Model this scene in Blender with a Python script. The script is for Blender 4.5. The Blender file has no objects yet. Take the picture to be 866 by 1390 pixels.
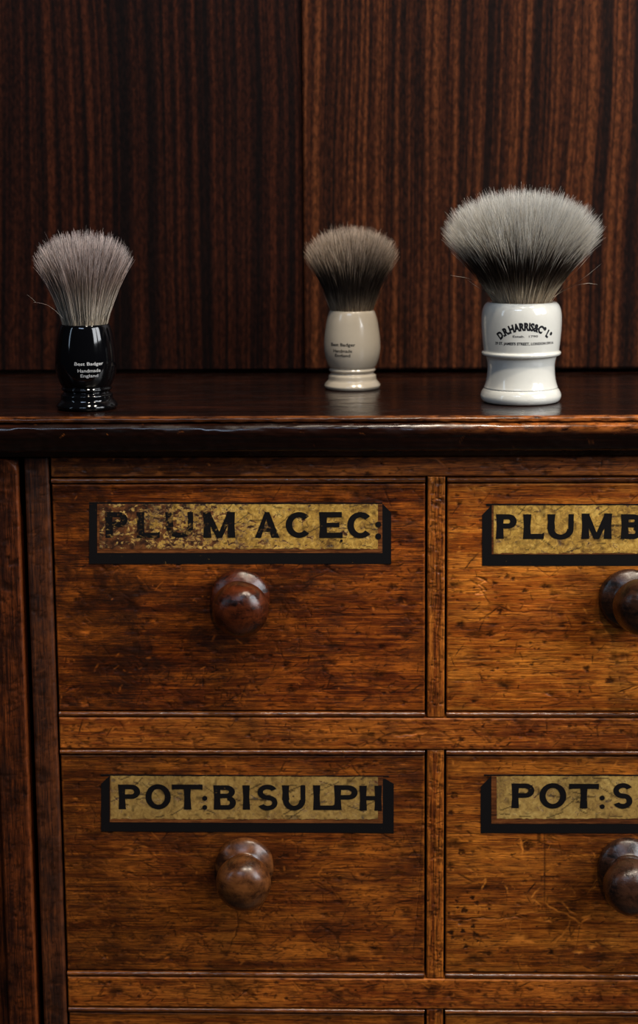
import bpy, bmesh, math, random
import numpy as np
from mathutils import Vector, Matrix
from math import sin, cos, atan, pi, radians as R

S = bpy.context.scene
C = S.collection
rng = np.random.default_rng(7)
random.seed(7)

# ------------------------------------------------------------------ camera
F_PX, U0, V0 = 2500.0, 433.0, 650.0
pitch, yaw, roll = atan(.1716), atan(.0326), .0079
ZC, ZT = 1.0914, 0.9492                       # lens height, worktop height
Fv = Vector((-sin(yaw)*cos(pitch), cos(yaw)*cos(pitch), -sin(pitch)))
R0 = Vector((cos(yaw), sin(yaw), 0)); Up0 = R0.cross(Fv)
Rv = R0*cos(roll) - Up0*sin(roll); Uv = Up0*cos(roll) + R0*sin(roll)
CAM = Vector((0, -1.05, ZC))
cd = bpy.data.cameras.new('camera'); cam = bpy.data.objects.new('camera', cd); C.objects.link(cam)
M = Matrix((Rv, Uv, -Fv)).transposed().to_4x4(); M.translation = CAM
cam.matrix_world = M
cd.sensor_fit = 'VERTICAL'; cd.sensor_height = 36.0
cd.lens = F_PX/1390*36.0
cd.shift_x = -(U0-433)/1390; cd.shift_y = (V0-695)/1390
cd.clip_start = .01; cd.clip_end = 50
cd.dof.use_dof = True; cd.dof.focus_distance = 1.055; cd.dof.aperture_fstop = cd.lens/1000/.0080
S.camera = cam

def at(u, v, Y=None, Z=None):
    d = Fv + Rv*((u-U0)/F_PX) - Uv*((v-V0)/F_PX)
    t = (Y-CAM.y)/d.y if Y is not None else (Z-CAM.z)/d.z
    return CAM + d*t

# ------------------------------------------------------------------ world and lights
w = bpy.data.worlds.new('world'); S.world = w; w.use_nodes = True
bg = w.node_tree.nodes['Background']; bg.inputs[0].default_value = (.30, .36, .50, 1); bg.inputs[1].default_value = .035

def area(name, loc, target, sx, sy, power, col):
    l = bpy.data.lights.new(name, 'AREA'); l.shape = 'RECTANGLE'; l.size = sx; l.size_y = sy
    l.energy = power; l.color = col
    o = bpy.data.objects.new(name, l); C.objects.link(o); o.location = loc
    o.rotation_euler = (Vector(target)-Vector(loc)).to_track_quat('-Z', 'Y').to_euler()
    return o
TG = (0, 0, .85)
# shop window, two tall sashes to the front right; a narrower one far to the left; warm ceiling spots
area('window_light', (1.10, -0.99, 1.70), TG, .42, .80, 12, (.95, .97, 1.0))
area('window_light', (1.36, -0.56, 1.70), TG, .42, .80, 12, (.95, .97, 1.0))
area('window_light', (-1.5, -0.8, 1.6), TG, .12, .8, 1.6, (.60, .78, 1.0))
area('window_light', (-.55, -2.1, 2.7), TG, .9, .22, 9, (.58, .74, 1.0))
area('ceiling_spot', (.12, -.75, 2.45), (0, 0, 1.0), .12, .12, 13, (1.0, .87, .70))
area('ceiling_spot', (.65, -.55, 2.45), (0, 0, 1.0), .12, .12, 13, (1.0, .87, .70))
vs = S.view_settings
vs.view_transform = 'Standard'; vs.look = 'None'; vs.gamma = 1; vs.use_curve_mapping = False
vs.exposure = 0.0

# ------------------------------------------------------------------ node helpers
class NT:
    def __init__(s, name):
        s.m = bpy.data.materials.new(name); s.m.use_nodes = True
        s.t = s.m.node_tree; s.n = s.t.nodes; s.l = s.t.links
        s.b = s.n['Principled BSDF']
        s.geo = s.n.new('ShaderNodeNewGeometry')
        s.pos = s.geo.outputs['Position']
    def put(s, x, sock):
        if hasattr(x, 'is_output') or isinstance(x, bpy.types.NodeSocket): s.l.new(x, sock)
        else:
            if sock.type == 'RGBA' and len(x) == 3: x = (*x, 1)
            sock.default_value = x
    def mapping(s, scale=(1,1,1), rot=(0,0,0), loc=(0,0,0), src=None):
        n = s.n.new('ShaderNodeMapping'); s.l.new(src or s.pos, n.inputs[0])
        n.inputs['Location'].default_value = loc; n.inputs['Rotation'].default_value = rot; n.inputs['Scale'].default_value = scale
        return n.outputs[0]
    def noise(s, scale=(1,1,1), detail=4, rough=.5, dist=0, rot=(0,0,0), loc=(0,0,0), src=None, color=False):
        n = s.n.new('ShaderNodeTexNoise'); s.l.new(s.mapping(scale, rot, loc, src), n.inputs['Vector'])
        n.inputs['Scale'].default_value = 1; n.inputs['Detail'].default_value = detail
        n.inputs['Roughness'].default_value = rough; n.inputs['Distortion'].default_value = dist
        return n.outputs['Color' if color else 'Fac']
    def voronoi(s, scale=(1,1,1), feature='F1', rnd=1, out='Distance', src=None, rot=(0,0,0)):
        n = s.n.new('ShaderNodeTexVoronoi'); n.feature = feature
        s.l.new(s.mapping(scale, rot, src=src), n.inputs['Vector']); n.inputs['Scale'].default_value = 1
        n.inputs['Randomness'].default_value = rnd
        return n.outputs[out]
    def ramp(s, f, *stops, mode='LINEAR'):
        n = s.n.new('ShaderNodeValToRGB'); s.put(f, n.inputs[0]); r = n.color_ramp; r.interpolation = mode
        while len(r.elements) < len(stops): r.elements.new(.5)
        for e, (p, c) in zip(r.elements, stops):
            e.position = p; e.color = (c, c, c, 1) if not hasattr(c, '__len__') else (*c, 1)
        return n.outputs[0]
    def mix(s, f, a, b, mode='MIX'):
        n = s.n.new('ShaderNodeMix'); n.data_type = 'RGBA'; n.blend_type = mode
        s.put(f, n.inputs[0]); s.put(a, n.inputs[6]); s.put(b, n.inputs[7]); return n.outputs[2]
    def math(s, op, a, b=0.0, clamp=False):
        n = s.n.new('ShaderNodeMath'); n.operation = op; n.use_clamp = clamp
        s.put(a, n.inputs[0]); s.put(b, n.inputs[1]); return n.outputs[0]
    def attr(s, name, out='Fac'):
        n = s.n.new('ShaderNodeAttribute'); n.attribute_name = name; return n.outputs[out]
    def bump(s, h, strength=.3, dist=.0003):
        n = s.n.new('ShaderNodeBump'); n.inputs['Strength'].default_value = strength; n.inputs['Distance'].default_value = dist
        s.put(h, n.inputs['Height']); s.l.new(n.outputs[0], s.b.inputs['Normal'])
    def fin(s, col, rough=.4, spec=.5, coat=0, coat_rough=.1):
        s.put(col, s.b.inputs['Base Color']); s.put(rough, s.b.inputs['Roughness'])
        s.b.inputs['Specular IOR Level'].default_value = spec
        s.b.inputs['Coat Weight'].default_value = coat; s.b.inputs['Coat Roughness'].default_value = coat_rough
        return s.m

def wood(name, axis='X', lo=(.075,.018,.004), mid=(.26,.078,.014), hi=(.46,.18,.035), dirt=(.016,.006,.003),
         grime=.5, rough=.40, spec=.28, seed=0, coat=0):
    """aged varnished wood; 'dirt' and 'wear' attributes come from the mesh"""
    t = NT(name)
    L = (seed*1.7, seed*.9, seed*2.3)
    def sc(a, b):  # along, across the grain
        return (a, b, b) if axis == 'X' else (b, b, a)
    fine = t.noise(sc(22, 750), 5, .65, .3, loc=L)
    band = t.noise(sc(5, 85), 5, .6, 1.2, loc=L)
    pore = t.noise(sc(120, 1500), 2, .5, loc=L)
    blot = t.noise((30,30,45), 7, .68, .6, loc=L)
    f = t.math('ADD', t.math('MULTIPLY', fine, .42), t.math('ADD', t.math('MULTIPLY', band, .35), t.math('MULTIPLY', blot, .33)))
    col = t.ramp(f, (.40, lo), (.51, mid), (.63, hi))
    col = t.mix(t.ramp(pore, (.56, 0.0), (.68, .75)), col, lo)
    hair = t.noise(sc(70, 1700), 3, .7, .5, loc=(L[0]+1, 0, L[2]))
    col = t.mix(1.0, col, t.ramp(hair, (.36, .42), (.52, 1.0), (.68, 1.45)), 'MULTIPLY')
    g = t.noise((42, 42, 70), 9, .78, .5, loc=(L[0]+3, 0, L[2]))
    g2 = t.noise((9, 9, 12), 4, .6, loc=(L[0]+8, 0, L[2]))
    gg = t.math('ADD', t.math('MULTIPLY', g, .6), t.math('MULTIPLY', g2, .4))
    col = t.mix(t.math('MULTIPLY', t.ramp(gg, (.47, 0.0), (.60, 1.0)), grime), col, dirt)
    d = t.attr('dirt'); wv = t.attr('wear')
    dn = t.math('MULTIPLY', d, t.ramp(t.noise((190,190,260), 4, .7), (.25, .55), (.6, 1.0)), clamp=True)
    col = t.mix(dn, col, dirt)
    col = t.mix(t.math('MULTIPLY', wv, t.ramp(t.noise(sc(120, 500), 4, .7), (.35, .25), (.6, 1.0)), clamp=True), col, (hi[0]*1.15, hi[1]*1.2, hi[2]*1.4))
    rg = t.math('SUBTRACT', t.math('ADD', t.math('MULTIPLY', g, .35), rough-.17), t.math('MULTIPLY', d, .14))
    h = t.math('ADD', t.math('MULTIPLY', hair, .5), t.math('MULTIPLY', g, .9))
    t.bump(h, .45, .0006)
    return t.fin(col, rg, spec, coat, .12)

MAT = {}
MAT['drawer_a'] = wood('drawer_wood_dark', lo=(.028,.005,.0015), mid=(.145,.027,.0035), hi=(.48,.115,.011), grime=.85, seed=1)
MAT['drawer_b'] = wood('drawer_wood_golden', lo=(.075,.014,.002), mid=(.36,.080,.007), hi=(.72,.225,.024), grime=.38, seed=2)
MAT['drawer_c'] = wood('drawer_wood_brown', lo=(.035,.008,.002), mid=(.165,.036,.0045), hi=(.43,.120,.013), grime=.60, seed=3)
MAT['drawer_d'] = wood('drawer_wood_worn', lo=(.045,.010,.002), mid=(.235,.056,.006), hi=(.54,.165,.018), grime=.50, seed=4)
MAT['rail'] = wood('rail_wood', lo=(.04,.007,.002), mid=(.22,.046,.006), hi=(.52,.145,.017), grime=.5, seed=5)
MAT['top_rail'] = wood('top_rail_wood', lo=(.03,.007,.003), mid=(.19,.044,.007), hi=(.44,.120,.017), grime=.6, seed=6, rough=.40, spec=.5)
MAT['divider'] = wood('divider_wood', axis='Z', lo=(.045,.009,.002), mid=(.26,.058,.007), hi=(.56,.165,.020), grime=.45, seed=7)
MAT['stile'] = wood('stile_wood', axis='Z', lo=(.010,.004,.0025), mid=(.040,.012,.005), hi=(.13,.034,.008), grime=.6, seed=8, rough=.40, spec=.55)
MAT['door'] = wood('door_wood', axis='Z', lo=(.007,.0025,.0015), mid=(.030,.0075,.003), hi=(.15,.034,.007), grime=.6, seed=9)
MAT['bead'] = wood('bead_wood', lo=(.02,.005,.003), mid=(.11,.026,.006), hi=(.34,.095,.014), grime=.6, seed=14, rough=.22, spec=.9)
MAT['dark'] = wood('carcass_wood', lo=(.008,.004,.002), mid=(.02,.008,.004), hi=(.04,.014,.006), seed=10, rough=.6, spec=.2)

def mat_counter():
    t = NT('worktop_wood')
    fine = t.noise((14, 420, 420), 5, .65, .3)
    band = t.noise((4, 40, 60), 4, .6, 1)
    f = t.math('ADD', t.math('MULTIPLY', fine, .55), t.math('MULTIPLY', band, .45))
    col = t.ramp(f, (.38, (.004,.0016,.0010)), (.52, (.012,.0036,.0019)), (.66, (.040,.010,.004)))
    spots = t.ramp(t.noise((90, 130, 200), 6, .75, loc=(5,2,1)), (.64, 0.0), (.72, .45))
    col = t.mix(spots, col, (.13,.035,.010))
    wv = t.attr('wear'); wn = t.noise((110, 300, 380), 6, .72)
    wn2 = t.noise((16, 30, 30), 3, .6)
    wf = t.math('MULTIPLY', wv, t.math('MULTIPLY', t.ramp(wn, (.36, 0.0), (.55, 1.0)), t.ramp(wn2, (.3, .45), (.6, 1.0))), clamp=True)
    col = t.mix(wf, col, (.44,.125,.024))
    col = t.mix(t.attr('dirt'), col, (.004,.002,.0015))
    h = t.noise((60, 160, 160), 7, .7)
    h2 = t.noise((9, 14, 14), 2, .5)
    t.bump(t.math('ADD', t.math('MULTIPLY', h, .25), t.math('MULTIPLY', h2, .8)), .18, .0005)
    rg = t.ramp(t.noise((50, 120, 120), 6, .72, loc=(1,1,4)), (.40, .15), (.68, .36))
    return t.fin(col, rg, .38, 0, .05)
MAT['counter'] = mat_counter()

def mat_wall(name, seed, lo, mid, hi, slant):
    t = NT(name)
    L = (seed*3.1, 0, seed*.7)
    rot = (0, slant, 0)
    warp = t.noise((3.5, 1, 2.2), 2, .5, loc=L)
    shift = t.math('MULTIPLY', t.math('SUBTRACT', warp, .5), .035)
    comb = t.n.new('ShaderNodeCombineXYZ'); t.l.new(shift, comb.inputs[0])
    ad = t.n.new('ShaderNodeVectorMath'); ad.operation = 'ADD'; t.l.new(t.pos, ad.inputs[0]); t.l.new(comb.outputs[0], ad.inputs[1])
    P = ad.outputs[0]
    s1 = t.noise((250, 1, 1.5), 3, .5, 0, rot, L, P)
    s2 = t.noise((330, 1, 4), 3, .6, 0, rot, L, P)
    fl = t.noise((620, 1, 190), 3, .65, .4, rot, L)
    f = t.math('ADD', t.math('MULTIPLY', s1, .62), t.math('ADD', t.math('MULTIPLY', s2, .22), t.math('MULTIPLY', fl, .16)))
    col = t.ramp(f, (.41, lo), (.50, mid), (.61, hi))
    flk = t.ramp(t.noise((520, 1, 230), 2, .5, .6, rot, (L[0]+4,0,0)), (.38, .55), (.62, 1.25))
    col = t.mix(1.0, col, flk, 'MULTIPLY')
    t.bump(s2, .08, .0003)
    return t.fin(col, .33, .35)
MAT['wall_l'] = mat_wall('left_panel_wood', 1, (.0045,.0017,.0012), (.015,.0038,.0018), (.042,.0100,.0036), .012)
MAT['wall_r'] = mat_wall('right_panel_wood', 2, (.0085,.0030,.0018), (.038,.0098,.0034), (.105,.030,.0090), -.015)

def mat_ceramic(name, col, rough, coat):
    t = NT(name)
    n = t.noise((300,300,300), 3, .6)
    c = t.mix(t.ramp(n, (.45, 0.0), (.75, .12)), col, tuple(x*.8 for x in col))
    return t.fin(c, rough, .5, coat, .03)
MAT['ivory'] = mat_ceramic('ivory_resin', (.57,.495,.385), .22, .5)
MAT['white'] = mat_ceramic('white_glazed_ceramic', (.74,.73,.66), .16, .6)
MAT['black'] = mat_ceramic('black_lacquer', (.002,.002,.0025), .07, .0)
def plain(name, col, rough=.5, spec=.5):
    t = NT(name); n = t.noise((500,500,500), 3)
    return t.fin(t.mix(n, col, tuple(x*.75 for x in col)), rough, spec)
MAT['ink'] = plain('black_printing_ink', (.012,.012,.014), .5, .2)
MAT['ink_white'] = plain('white_printing_ink', (.62,.62,.62), .5)
MAT['rim_dirt'] = plain('groove_grime', (.20,.17,.11), .5)

def mat_gold(name, flake=0.0, x0=0, x1=1, base=(.56,.31,.055), hi=(.95,.62,.15), old=(.16,.075,.018), seed=0):
    t = NT(name)
    a = t.noise((330,330,330), 6, .72, .8, loc=(seed,0,0)); b = t.noise((45,45,60), 4, .6, loc=(seed,0,3))
    v = t.voronoi((420,420,420), 'F1', out='Color')
    col = t.ramp(t.math('ADD', t.math('MULTIPLY', a, .6), t.math('MULTIPLY', b, .4)), (.38, old), (.52, base), (.66, hi))
    # small losses everywhere, large ones where the gilding has flaked away
    sx = t.n.new('ShaderNodeSeparateXYZ'); t.l.new(t.pos, sx.inputs[0])
    loss = t.noise((170,170,260), 8, .78, .6, loc=(seed+1,0,0))
    if flake:
        mr = t.n.new('ShaderNodeMapRange'); t.l.new(sx.outputs[0], mr.inputs[0])
        for k, val in zip((1,2,3,4), (x0, x1, flake, 0.0)): mr.inputs[k].default_value = val
        loss = t.math('ADD', loss, mr.outputs[0])
        big = t.noise((60,60,80), 3, .6, loc=(seed+6,0,0))
        loss = t.math('ADD', loss, t.math('MULTIPLY', t.math('SUBTRACT', big, .5), .25))
        cr = t.voronoi((330,330,330), 'DISTANCE_TO_EDGE')
        loss = t.math('SUBTRACT', loss, t.math('MULTIPLY', cr, .22))
        loss = t.math('ADD', loss, .03)
    m = t.ramp(loss, (.585, 0.0), (.62, 1.0))
    col = t.mix(m, col, t.ramp(t.noise((240,240,240), 4, .6), (.4, (.035,.012,.005)), (.6, (.17,.055,.014))))
    col = t.mix(t.attr('dirt'), col, (.012,.006,.003))
    t.bump(t.math('SUBTRACT', a, t.math('MULTIPLY', m, 1.0)), .5, .0004)
    mt = t.fin(col, .42, .5)
    t.put(t.math('MULTIPLY', t.math('SUBTRACT', 1.0, m), .10), t.b.inputs['Metallic'])
    return mt
MAT['gold_a'] = mat_gold('flaking_gilding', .19, at(120,700,0).x, at(420,700,0).x, seed=1)
MAT['gold_b'] = mat_gold('gilding_bright', seed=2)
MAT['gold_c'] = mat_gold('gilding_matt', base=(.40,.235,.060), hi=(.56,.36,.11), old=(.20,.105,.028), seed=3)
MAT['gold_d'] = mat_gold('gilding_pale', base=(.44,.265,.068), hi=(.64,.43,.13), old=(.22,.12,.034), seed=4)

def mat_letter(name, flake=0.0, x0=0, x1=1):
    t = NT(name)
    sx = t.n.new('ShaderNodeSeparateXYZ'); t.l.new(t.pos, sx.inputs[0])
    loss = t.noise((230,230,330), 6, .75, .5, loc=(9,0,0))
    if flake:
        mr = t.n.new('ShaderNodeMapRange'); t.l.new(sx.outputs[0], mr.inputs[0])
        for k, val in zip((1,2,3,4), (x0, x1, flake, 0.0)): mr.inputs[k].default_value = val
        loss = t.math('ADD', loss, mr.outputs[0])
        big = t.noise((70,70,90), 3, .6, loc=(4,0,0)); loss = t.math('ADD', loss, t.math('MULTIPLY', t.math('SUBTRACT', big, .5), .35))
    m = t.ramp(loss, (.66, 0.0), (.70, 1.0))
    col = t.mix(m, (.006,.005,.005), t.ramp(t.noise((260,260,260), 4, .7), (.42, (.06,.02,.008)), (.60, (.26,.15,.04))))
    return t.fin(col, .55, .15)
MAT['letter_a'] = mat_letter('flaking_black_paint', .115, at(240,700,0).x, at(400,700,0).x)
MAT['letter'] = mat_letter('black_paint')
MAT['brown_line'] = wood('brown_shading_paint', lo=(.045,.012,.005), mid=(.13,.038,.010), hi=(.24,.08,.02), grime=.4, seed=12)

def mat_knob(name, lo, hi, rough, bump):
    t = NT(name)
    n = t.noise((110,110,110), 7, .7, .5); g = t.noise((45,45,260), 4, .6)
    col = t.ramp(t.math('ADD', t.math('MULTIPLY', n, .6), t.math('MULTIPLY', g, .4)), (.40, lo), (.60, hi))
    t.bump(n, bump, .0006)
    return t.fin(col, t.ramp(n, (.35, rough-.05), (.65, rough+.1)), .5, .05, .1)
MAT['knob_a'] = mat_knob('knob_red_brown', (.006,.002,.0015), (.11,.022,.005), .19, .75)
MAT['knob_c'] = mat_knob('knob_brown', (.028,.009,.003), (.16,.052,.012), .27, .12)
MAT['knob_b'] = mat_knob('knob_black_brown', (.007,.004,.003), (.060,.022,.010), .24, .60)

def mat_hair(name, stops, dim):
    t = NT(name)
    v = t.attr('along'); r = t.attr('rnd')
    j = t.math('ADD', v, t.math('MULTIPLY', t.math('SUBTRACT', r, .5), .16))
    col = t.ramp(j, *stops)
    k = t.ramp(t.math('FRACT', t.math('MULTIPLY', r, 17.3)), (0.0, dim), (.30, (1+dim)*.35), (.55, 1.0))
    col = t.mix(1.0, col, k, 'MULTIPLY')
    mt = t.fin(col, .32, .7)
    tr = t.n.new('ShaderNodeBsdfTranslucent'); t.put(col, tr.inputs[0])
    mx = t.n.new('ShaderNodeMixShader'); mx.inputs[0].default_value = .22
    t.l.new(t.b.outputs[0], mx.inputs[1]); t.l.new(tr.outputs[0], mx.inputs[2])
    t.l.new(mx.outputs[0], t.n['Material Output'].inputs[0])
    return mt
MAT['hair_black'] = mat_hair('pure_badger_hair', [(0.0,(.80,.66,.48)),(.18,(.86,.76,.62)),(.42,(.80,.68,.56)),(.62,(.50,.37,.30)),(.82,(.62,.46,.40)),(1.0,(1.0,.88,.84))], .10)
MAT['hair_ivory'] = mat_hair('best_badger_hair', [(0.0,(.62,.46,.30)),(.18,(.50,.38,.26)),(.38,(.09,.062,.045)),(.68,(.075,.052,.038)),(.84,(.50,.36,.25)),(1.0,(.95,.76,.58))], .20)
MAT['hair_white'] = mat_hair('silvertip_badger_hair', [(0.0,(.90,.72,.50)),(.26,(.88,.72,.50)),(.38,(.14,.09,.055)),(.62,(.022,.016,.013)),(.72,(.22,.17,.13)),(.80,(.92,.84,.70)),(1.0,(1.0,.98,.92))], .62)

def mat_floor():
    t = NT('floor_boards'); f = t.noise((6, 60, 10), 5, .6)
    return t.fin(t.ramp(f, (.4, (.02,.010,.006)), (.65, (.07,.035,.018))), .5)
MAT['floor'] = mat_floor()

# ------------------------------------------------------------------ mesh helpers
def mesh_obj(name, V, Fc, mat, parent=None, smooth=False, attrs=None):
    me = bpy.data.meshes.new(name)
    if isinstance(V, np.ndarray) and isinstance(Fc, np.ndarray):
        n = Fc.shape[1]
        me.vertices.add(len(V)); me.vertices.foreach_set('co', V.astype(np.float32).ravel())
        me.loops.add(Fc.size); me.loops.foreach_set('vertex_index', Fc.astype(np.int32).ravel())
        me.polygons.add(len(Fc)); me.polygons.foreach_set('loop_start', np.arange(0, Fc.size, n, dtype=np.int32))
        me.polygons.foreach_set('loop_total', np.full(len(Fc), n, dtype=np.int32))
        me.update(calc_edges=True)
    else:
        me.from_pydata([tuple(v) for v in V], [], [tuple(f) for f in Fc])
    if smooth: me.polygons.foreach_set('use_smooth', [True]*len(me.polygons))
    for k, a in (attrs or {}).items():
        at_ = me.attributes.new(k, 'FLOAT', 'POINT'); at_.data.foreach_set('value', np.asarray(a, np.float32).ravel())
    me.materials.append(mat)
    me.update()
    o = bpy.data.objects.new(name, me); C.objects.link(o)
    if parent: o.parent = parent; o.matrix_parent_inverse = Matrix.Translation(-parent.location)
    return o
def empty(name, loc, label, cat, group=None):
    o = bpy.data.objects.new(name, None); C.objects.link(o); o.location = loc; o.empty_display_size = .05
    o['label'] = label; o['category'] = cat
    if group: o['group'] = group
    return o
def box(name, x0, x1, y0, y1, z0, z1, mat, parent=None, bev=.0008):
    bm = bmesh.new()
    bmesh.ops.create_cube(bm, size=1)
    for v in bm.verts:
        v.co = Vector(((x0+x1)/2+v.co.x*(x1-x0), (y0+y1)/2+v.co.y*(y1-y0), (z0+z1)/2+v.co.z*(z1-z0)))
    if bev: bmesh.ops.bevel(bm, geom=bm.edges[:], offset=bev, segments=2, affect='EDGES')
    me = bpy.data.meshes.new(name); bm.to_mesh(me); bm.free(); me.materials.append(mat)
    o = bpy.data.objects.new(name, me); C.objects.link(o)
    if parent: o.parent = parent; o.matrix_parent_inverse = Matrix.Translation(-parent.location)
    return o

def smooth_noise(shape, cells, r):
    """value noise on a grid, cells = (across rows, across columns)"""
    h, w_ = shape; ch, cw = max(2, int(cells[0])+2), max(2, int(cells[1])+2)
    g = r.random((ch, cw))
    yy = np.linspace(0, ch-1.001, h); xx = np.linspace(0, cw-1.001, w_)
    yi = yy.astype(int); xi = xx.astype(int); fy = (yy-yi)[:, None]; fx = (xx-xi)[None]
    fy = fy*fy*(3-2*fy); fx = fx*fx*(3-2*fx)
    a = g[yi][:, xi]; b = g[yi][:, xi+1]; c = g[yi+1][:, xi]; d = g[yi+1][:, xi+1]
    return (a*(1-fx)+b*fx)*(1-fy) + (c*(1-fx)+d*fx)*fy

class Board:
    """front member of the chest: a finely gridded face with real dents, scratches and worn edges.
    dirt/wear are pigment fields of the old varnish; dirt also carries some painted light falloff."""
    def __init__(s, x0, x1, z0, z1, y=0.0, thick=.015, step=.0005, seed=1):
        s.x0, s.x1, s.z0, s.z1, s.y, s.th = x0, x1, z0, z1, y, thick
        s.nx = max(8, int((x1-x0)/step)); s.nz = max(8, int((z1-z0)/step))
        s.X, s.Z = np.meshgrid(np.linspace(x0, x1, s.nx), np.linspace(z0, z1, s.nz))
        s.D = np.zeros_like(s.X); s.dirt = np.zeros_like(s.X); s.wear = np.zeros_like(s.X)
        s.r = np.random.default_rng(seed)
    def win(s, xa, xb, za, zb):
        i0 = np.searchsorted(s.Z[:,0], za); i1 = np.searchsorted(s.Z[:,0], zb)
        j0 = np.searchsorted(s.X[0], xa); j1 = np.searchsorted(s.X[0], xb)
        return slice(i0, max(i1, i0)), slice(j0, max(j1, j0))
    def stroke(s, xa, za, xb, zb, wd=.0006, dirt=.8, wear=0, depth=.0002, wob=0.0):
        m = wd*3+wob
        sl = s.win(min(xa,xb)-m, max(xa,xb)+m, min(za,zb)-m, max(za,zb)+m)
        x, z = s.X[sl], s.Z[sl]
        if x.size == 0: return
        dx, dz = xb-xa, zb-za; L = max(math.hypot(dx, dz), 1e-6)
        tt = np.clip(((x-xa)*dx+(z-za)*dz)/L/L, 0, 1)
        off = wob*np.sin(tt*L*900+xa*5000)*.5 + wob*np.sin(tt*L*310+za*3000)
        d = np.hypot(x-(xa+tt*dx)+off*dz/L, z-(za+tt*dz)-off*dx/L)
        k = np.clip(1.5-d/wd, 0, 1)*(1-.6*np.abs(tt*2-1)**3)
        s.dirt[sl] = np.maximum(s.dirt[sl], k*dirt); s.wear[sl] = np.maximum(s.wear[sl], k*wear)
        s.D[sl] += k*depth
    def spot(s, xc, zc, rx, rz=None, dirt=.9, wear=0, depth=.0003, soft=.5):
        rz = rz or rx; m = max(rx, rz)*2
        sl = s.win(xc-m, xc+m, zc-m, zc+m); x, z = s.X[sl], s.Z[sl]
        if x.size == 0: return
        a = np.arctan2(z-zc, x-xc); p1, p2 = s.r.random(2)*6
        rr = 1+.16*np.sin(3*a+p1)+.12*np.sin(5*a+p2)
        d = np.hypot((x-xc)/rx, (z-zc)/rz)/rr
        k = np.clip((1+soft-d)/(2*soft), 0, 1)
        s.dirt[sl] = np.maximum(s.dirt[sl], k*dirt); s.wear[sl] = np.maximum(s.wear[sl], k*wear); s.D[sl] += k*depth
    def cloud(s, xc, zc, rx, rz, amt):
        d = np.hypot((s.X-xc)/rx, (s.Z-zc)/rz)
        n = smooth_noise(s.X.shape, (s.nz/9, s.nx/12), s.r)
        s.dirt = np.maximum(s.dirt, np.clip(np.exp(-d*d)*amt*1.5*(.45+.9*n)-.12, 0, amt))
    def distress(s, n_scr, n_pit, n_wear=0):
        n_scr = int(n_scr*2.2); n_pit = int(n_pit*1.8)
        W, H = s.x1-s.x0, s.z1-s.z0
        for _ in range(n_scr):
            x, z = s.x0+s.r.random()*W, s.z0+s.r.random()*H
            a = s.r.normal(0, .5) if s.r.random() < .6 else s.r.random()*pi
            L = s.r.exponential(.0032)+.0008
            s.stroke(x, z, x+L*cos(a), z+L*sin(a), .00026+.00026*s.r.random(), .35+.6*s.r.random(), 0, .00015, .0002)
        for _ in range(n_pit):
            x, z = s.x0+s.r.random()*W, s.z0+s.r.random()*H
            q = .0004+s.r.exponential(.0006)
            s.spot(x, z, q*(1+s.r.random()), q, .4+.5*s.r.random(), 0, .0003)
        for _ in range(n_wear):
            x, z = s.x0+s.r.random()*W, s.z0+s.r.random()*H
            a = s.r.normal(0, .9); L = s.r.exponential(.0014)+.0005
            s.stroke(x, z, x+L*cos(a), z+L*sin(a), .0003+.0003*s.r.random(), 0, .6*s.r.random()+.2, .0001, .0002)
    def edges(s, rad=.0009, rough=.5, wear=.25, dirt=0.0):
        n = smooth_noise(s.X.shape, (s.nz/6, s.nx/8), s.r)
        e = np.minimum(np.minimum(s.X-s.x0, s.x1-s.X), np.minimum(s.Z-s.z0, s.z1-s.Z))
        rr = rad*(1+rough*(n*2-1)*1.6); rr = np.maximum(rr, 1e-5)
        q = np.clip(1-e/rr, 0, 1); s.D += rad*(1-np.sqrt(np.clip(1-q*q, 0, 1)))
        k = np.clip(1.3-e/(rr*1.3), 0, 1)
        s.wear = np.maximum(s.wear, k*wear*n*1.6); 
        if dirt:
            kd = np.exp(-e/.0035)*(.3+1.1*n); s.dirt = np.maximum(s.dirt, np.clip(kd*dirt, 0, 1))
    def build(s, name, mat, parent=None, end_grooves=()):
        n = smooth_noise(s.X.shape, (s.nz/30, s.nx/60), s.r); s.D += (n-.5)*.0003
        nz, nx = s.X.shape
        V = np.stack([s.X, s.y+s.D, s.Z], -1).reshape(-1, 3)
        idx = np.arange(nz*nx).reshape(nz, nx)
        Fq = np.stack([idx[:-1,:-1], idx[:-1,1:], idx[1:,1:], idx[1:,:-1]], -1).reshape(-1, 4)
        ring = np.concatenate([idx[0,:], idx[1:,-1], idx[-1,-2::-1], idx[-2:0:-1,0]])
        Vb = V[ring].copy(); Vb[:,1] = s.y+s.th
        b = np.arange(len(V), len(V)+len(ring))
        Fs = np.stack([ring, b, np.roll(b, -1), np.roll(ring, -1)], -1)
        c = [(s.x0,s.y+s.th,s.z0),(s.x1,s.y+s.th,s.z0),(s.x1,s.y+s.th,s.z1),(s.x0,s.y+s.th,s.z1)]
        k = len(V)+len(ring)
        V = np.vstack([V, Vb, np.array(c)]); Fc = np.vstack([Fq, Fs, [[k+3, k+2, k+1, k]]])
        pad = np.zeros(len(V)-nz*nx)
        rd = s.dirt.ravel()[ring]
        dirt = np.concatenate([s.dirt.ravel(), np.maximum(rd, .7), [.8]*4])
        wear = np.concatenate([s.wear.ravel(), pad])
        o = mesh_obj(name, V, Fc, mat, parent, False, {'dirt': np.clip(dirt,0,1), 'wear': np.clip(wear,0,1)})
        sm = np.ones(len(Fc), bool); sm[len(Fq):] = False
        o.data.polygons.foreach_set('use_smooth', sm)
        return o

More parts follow.
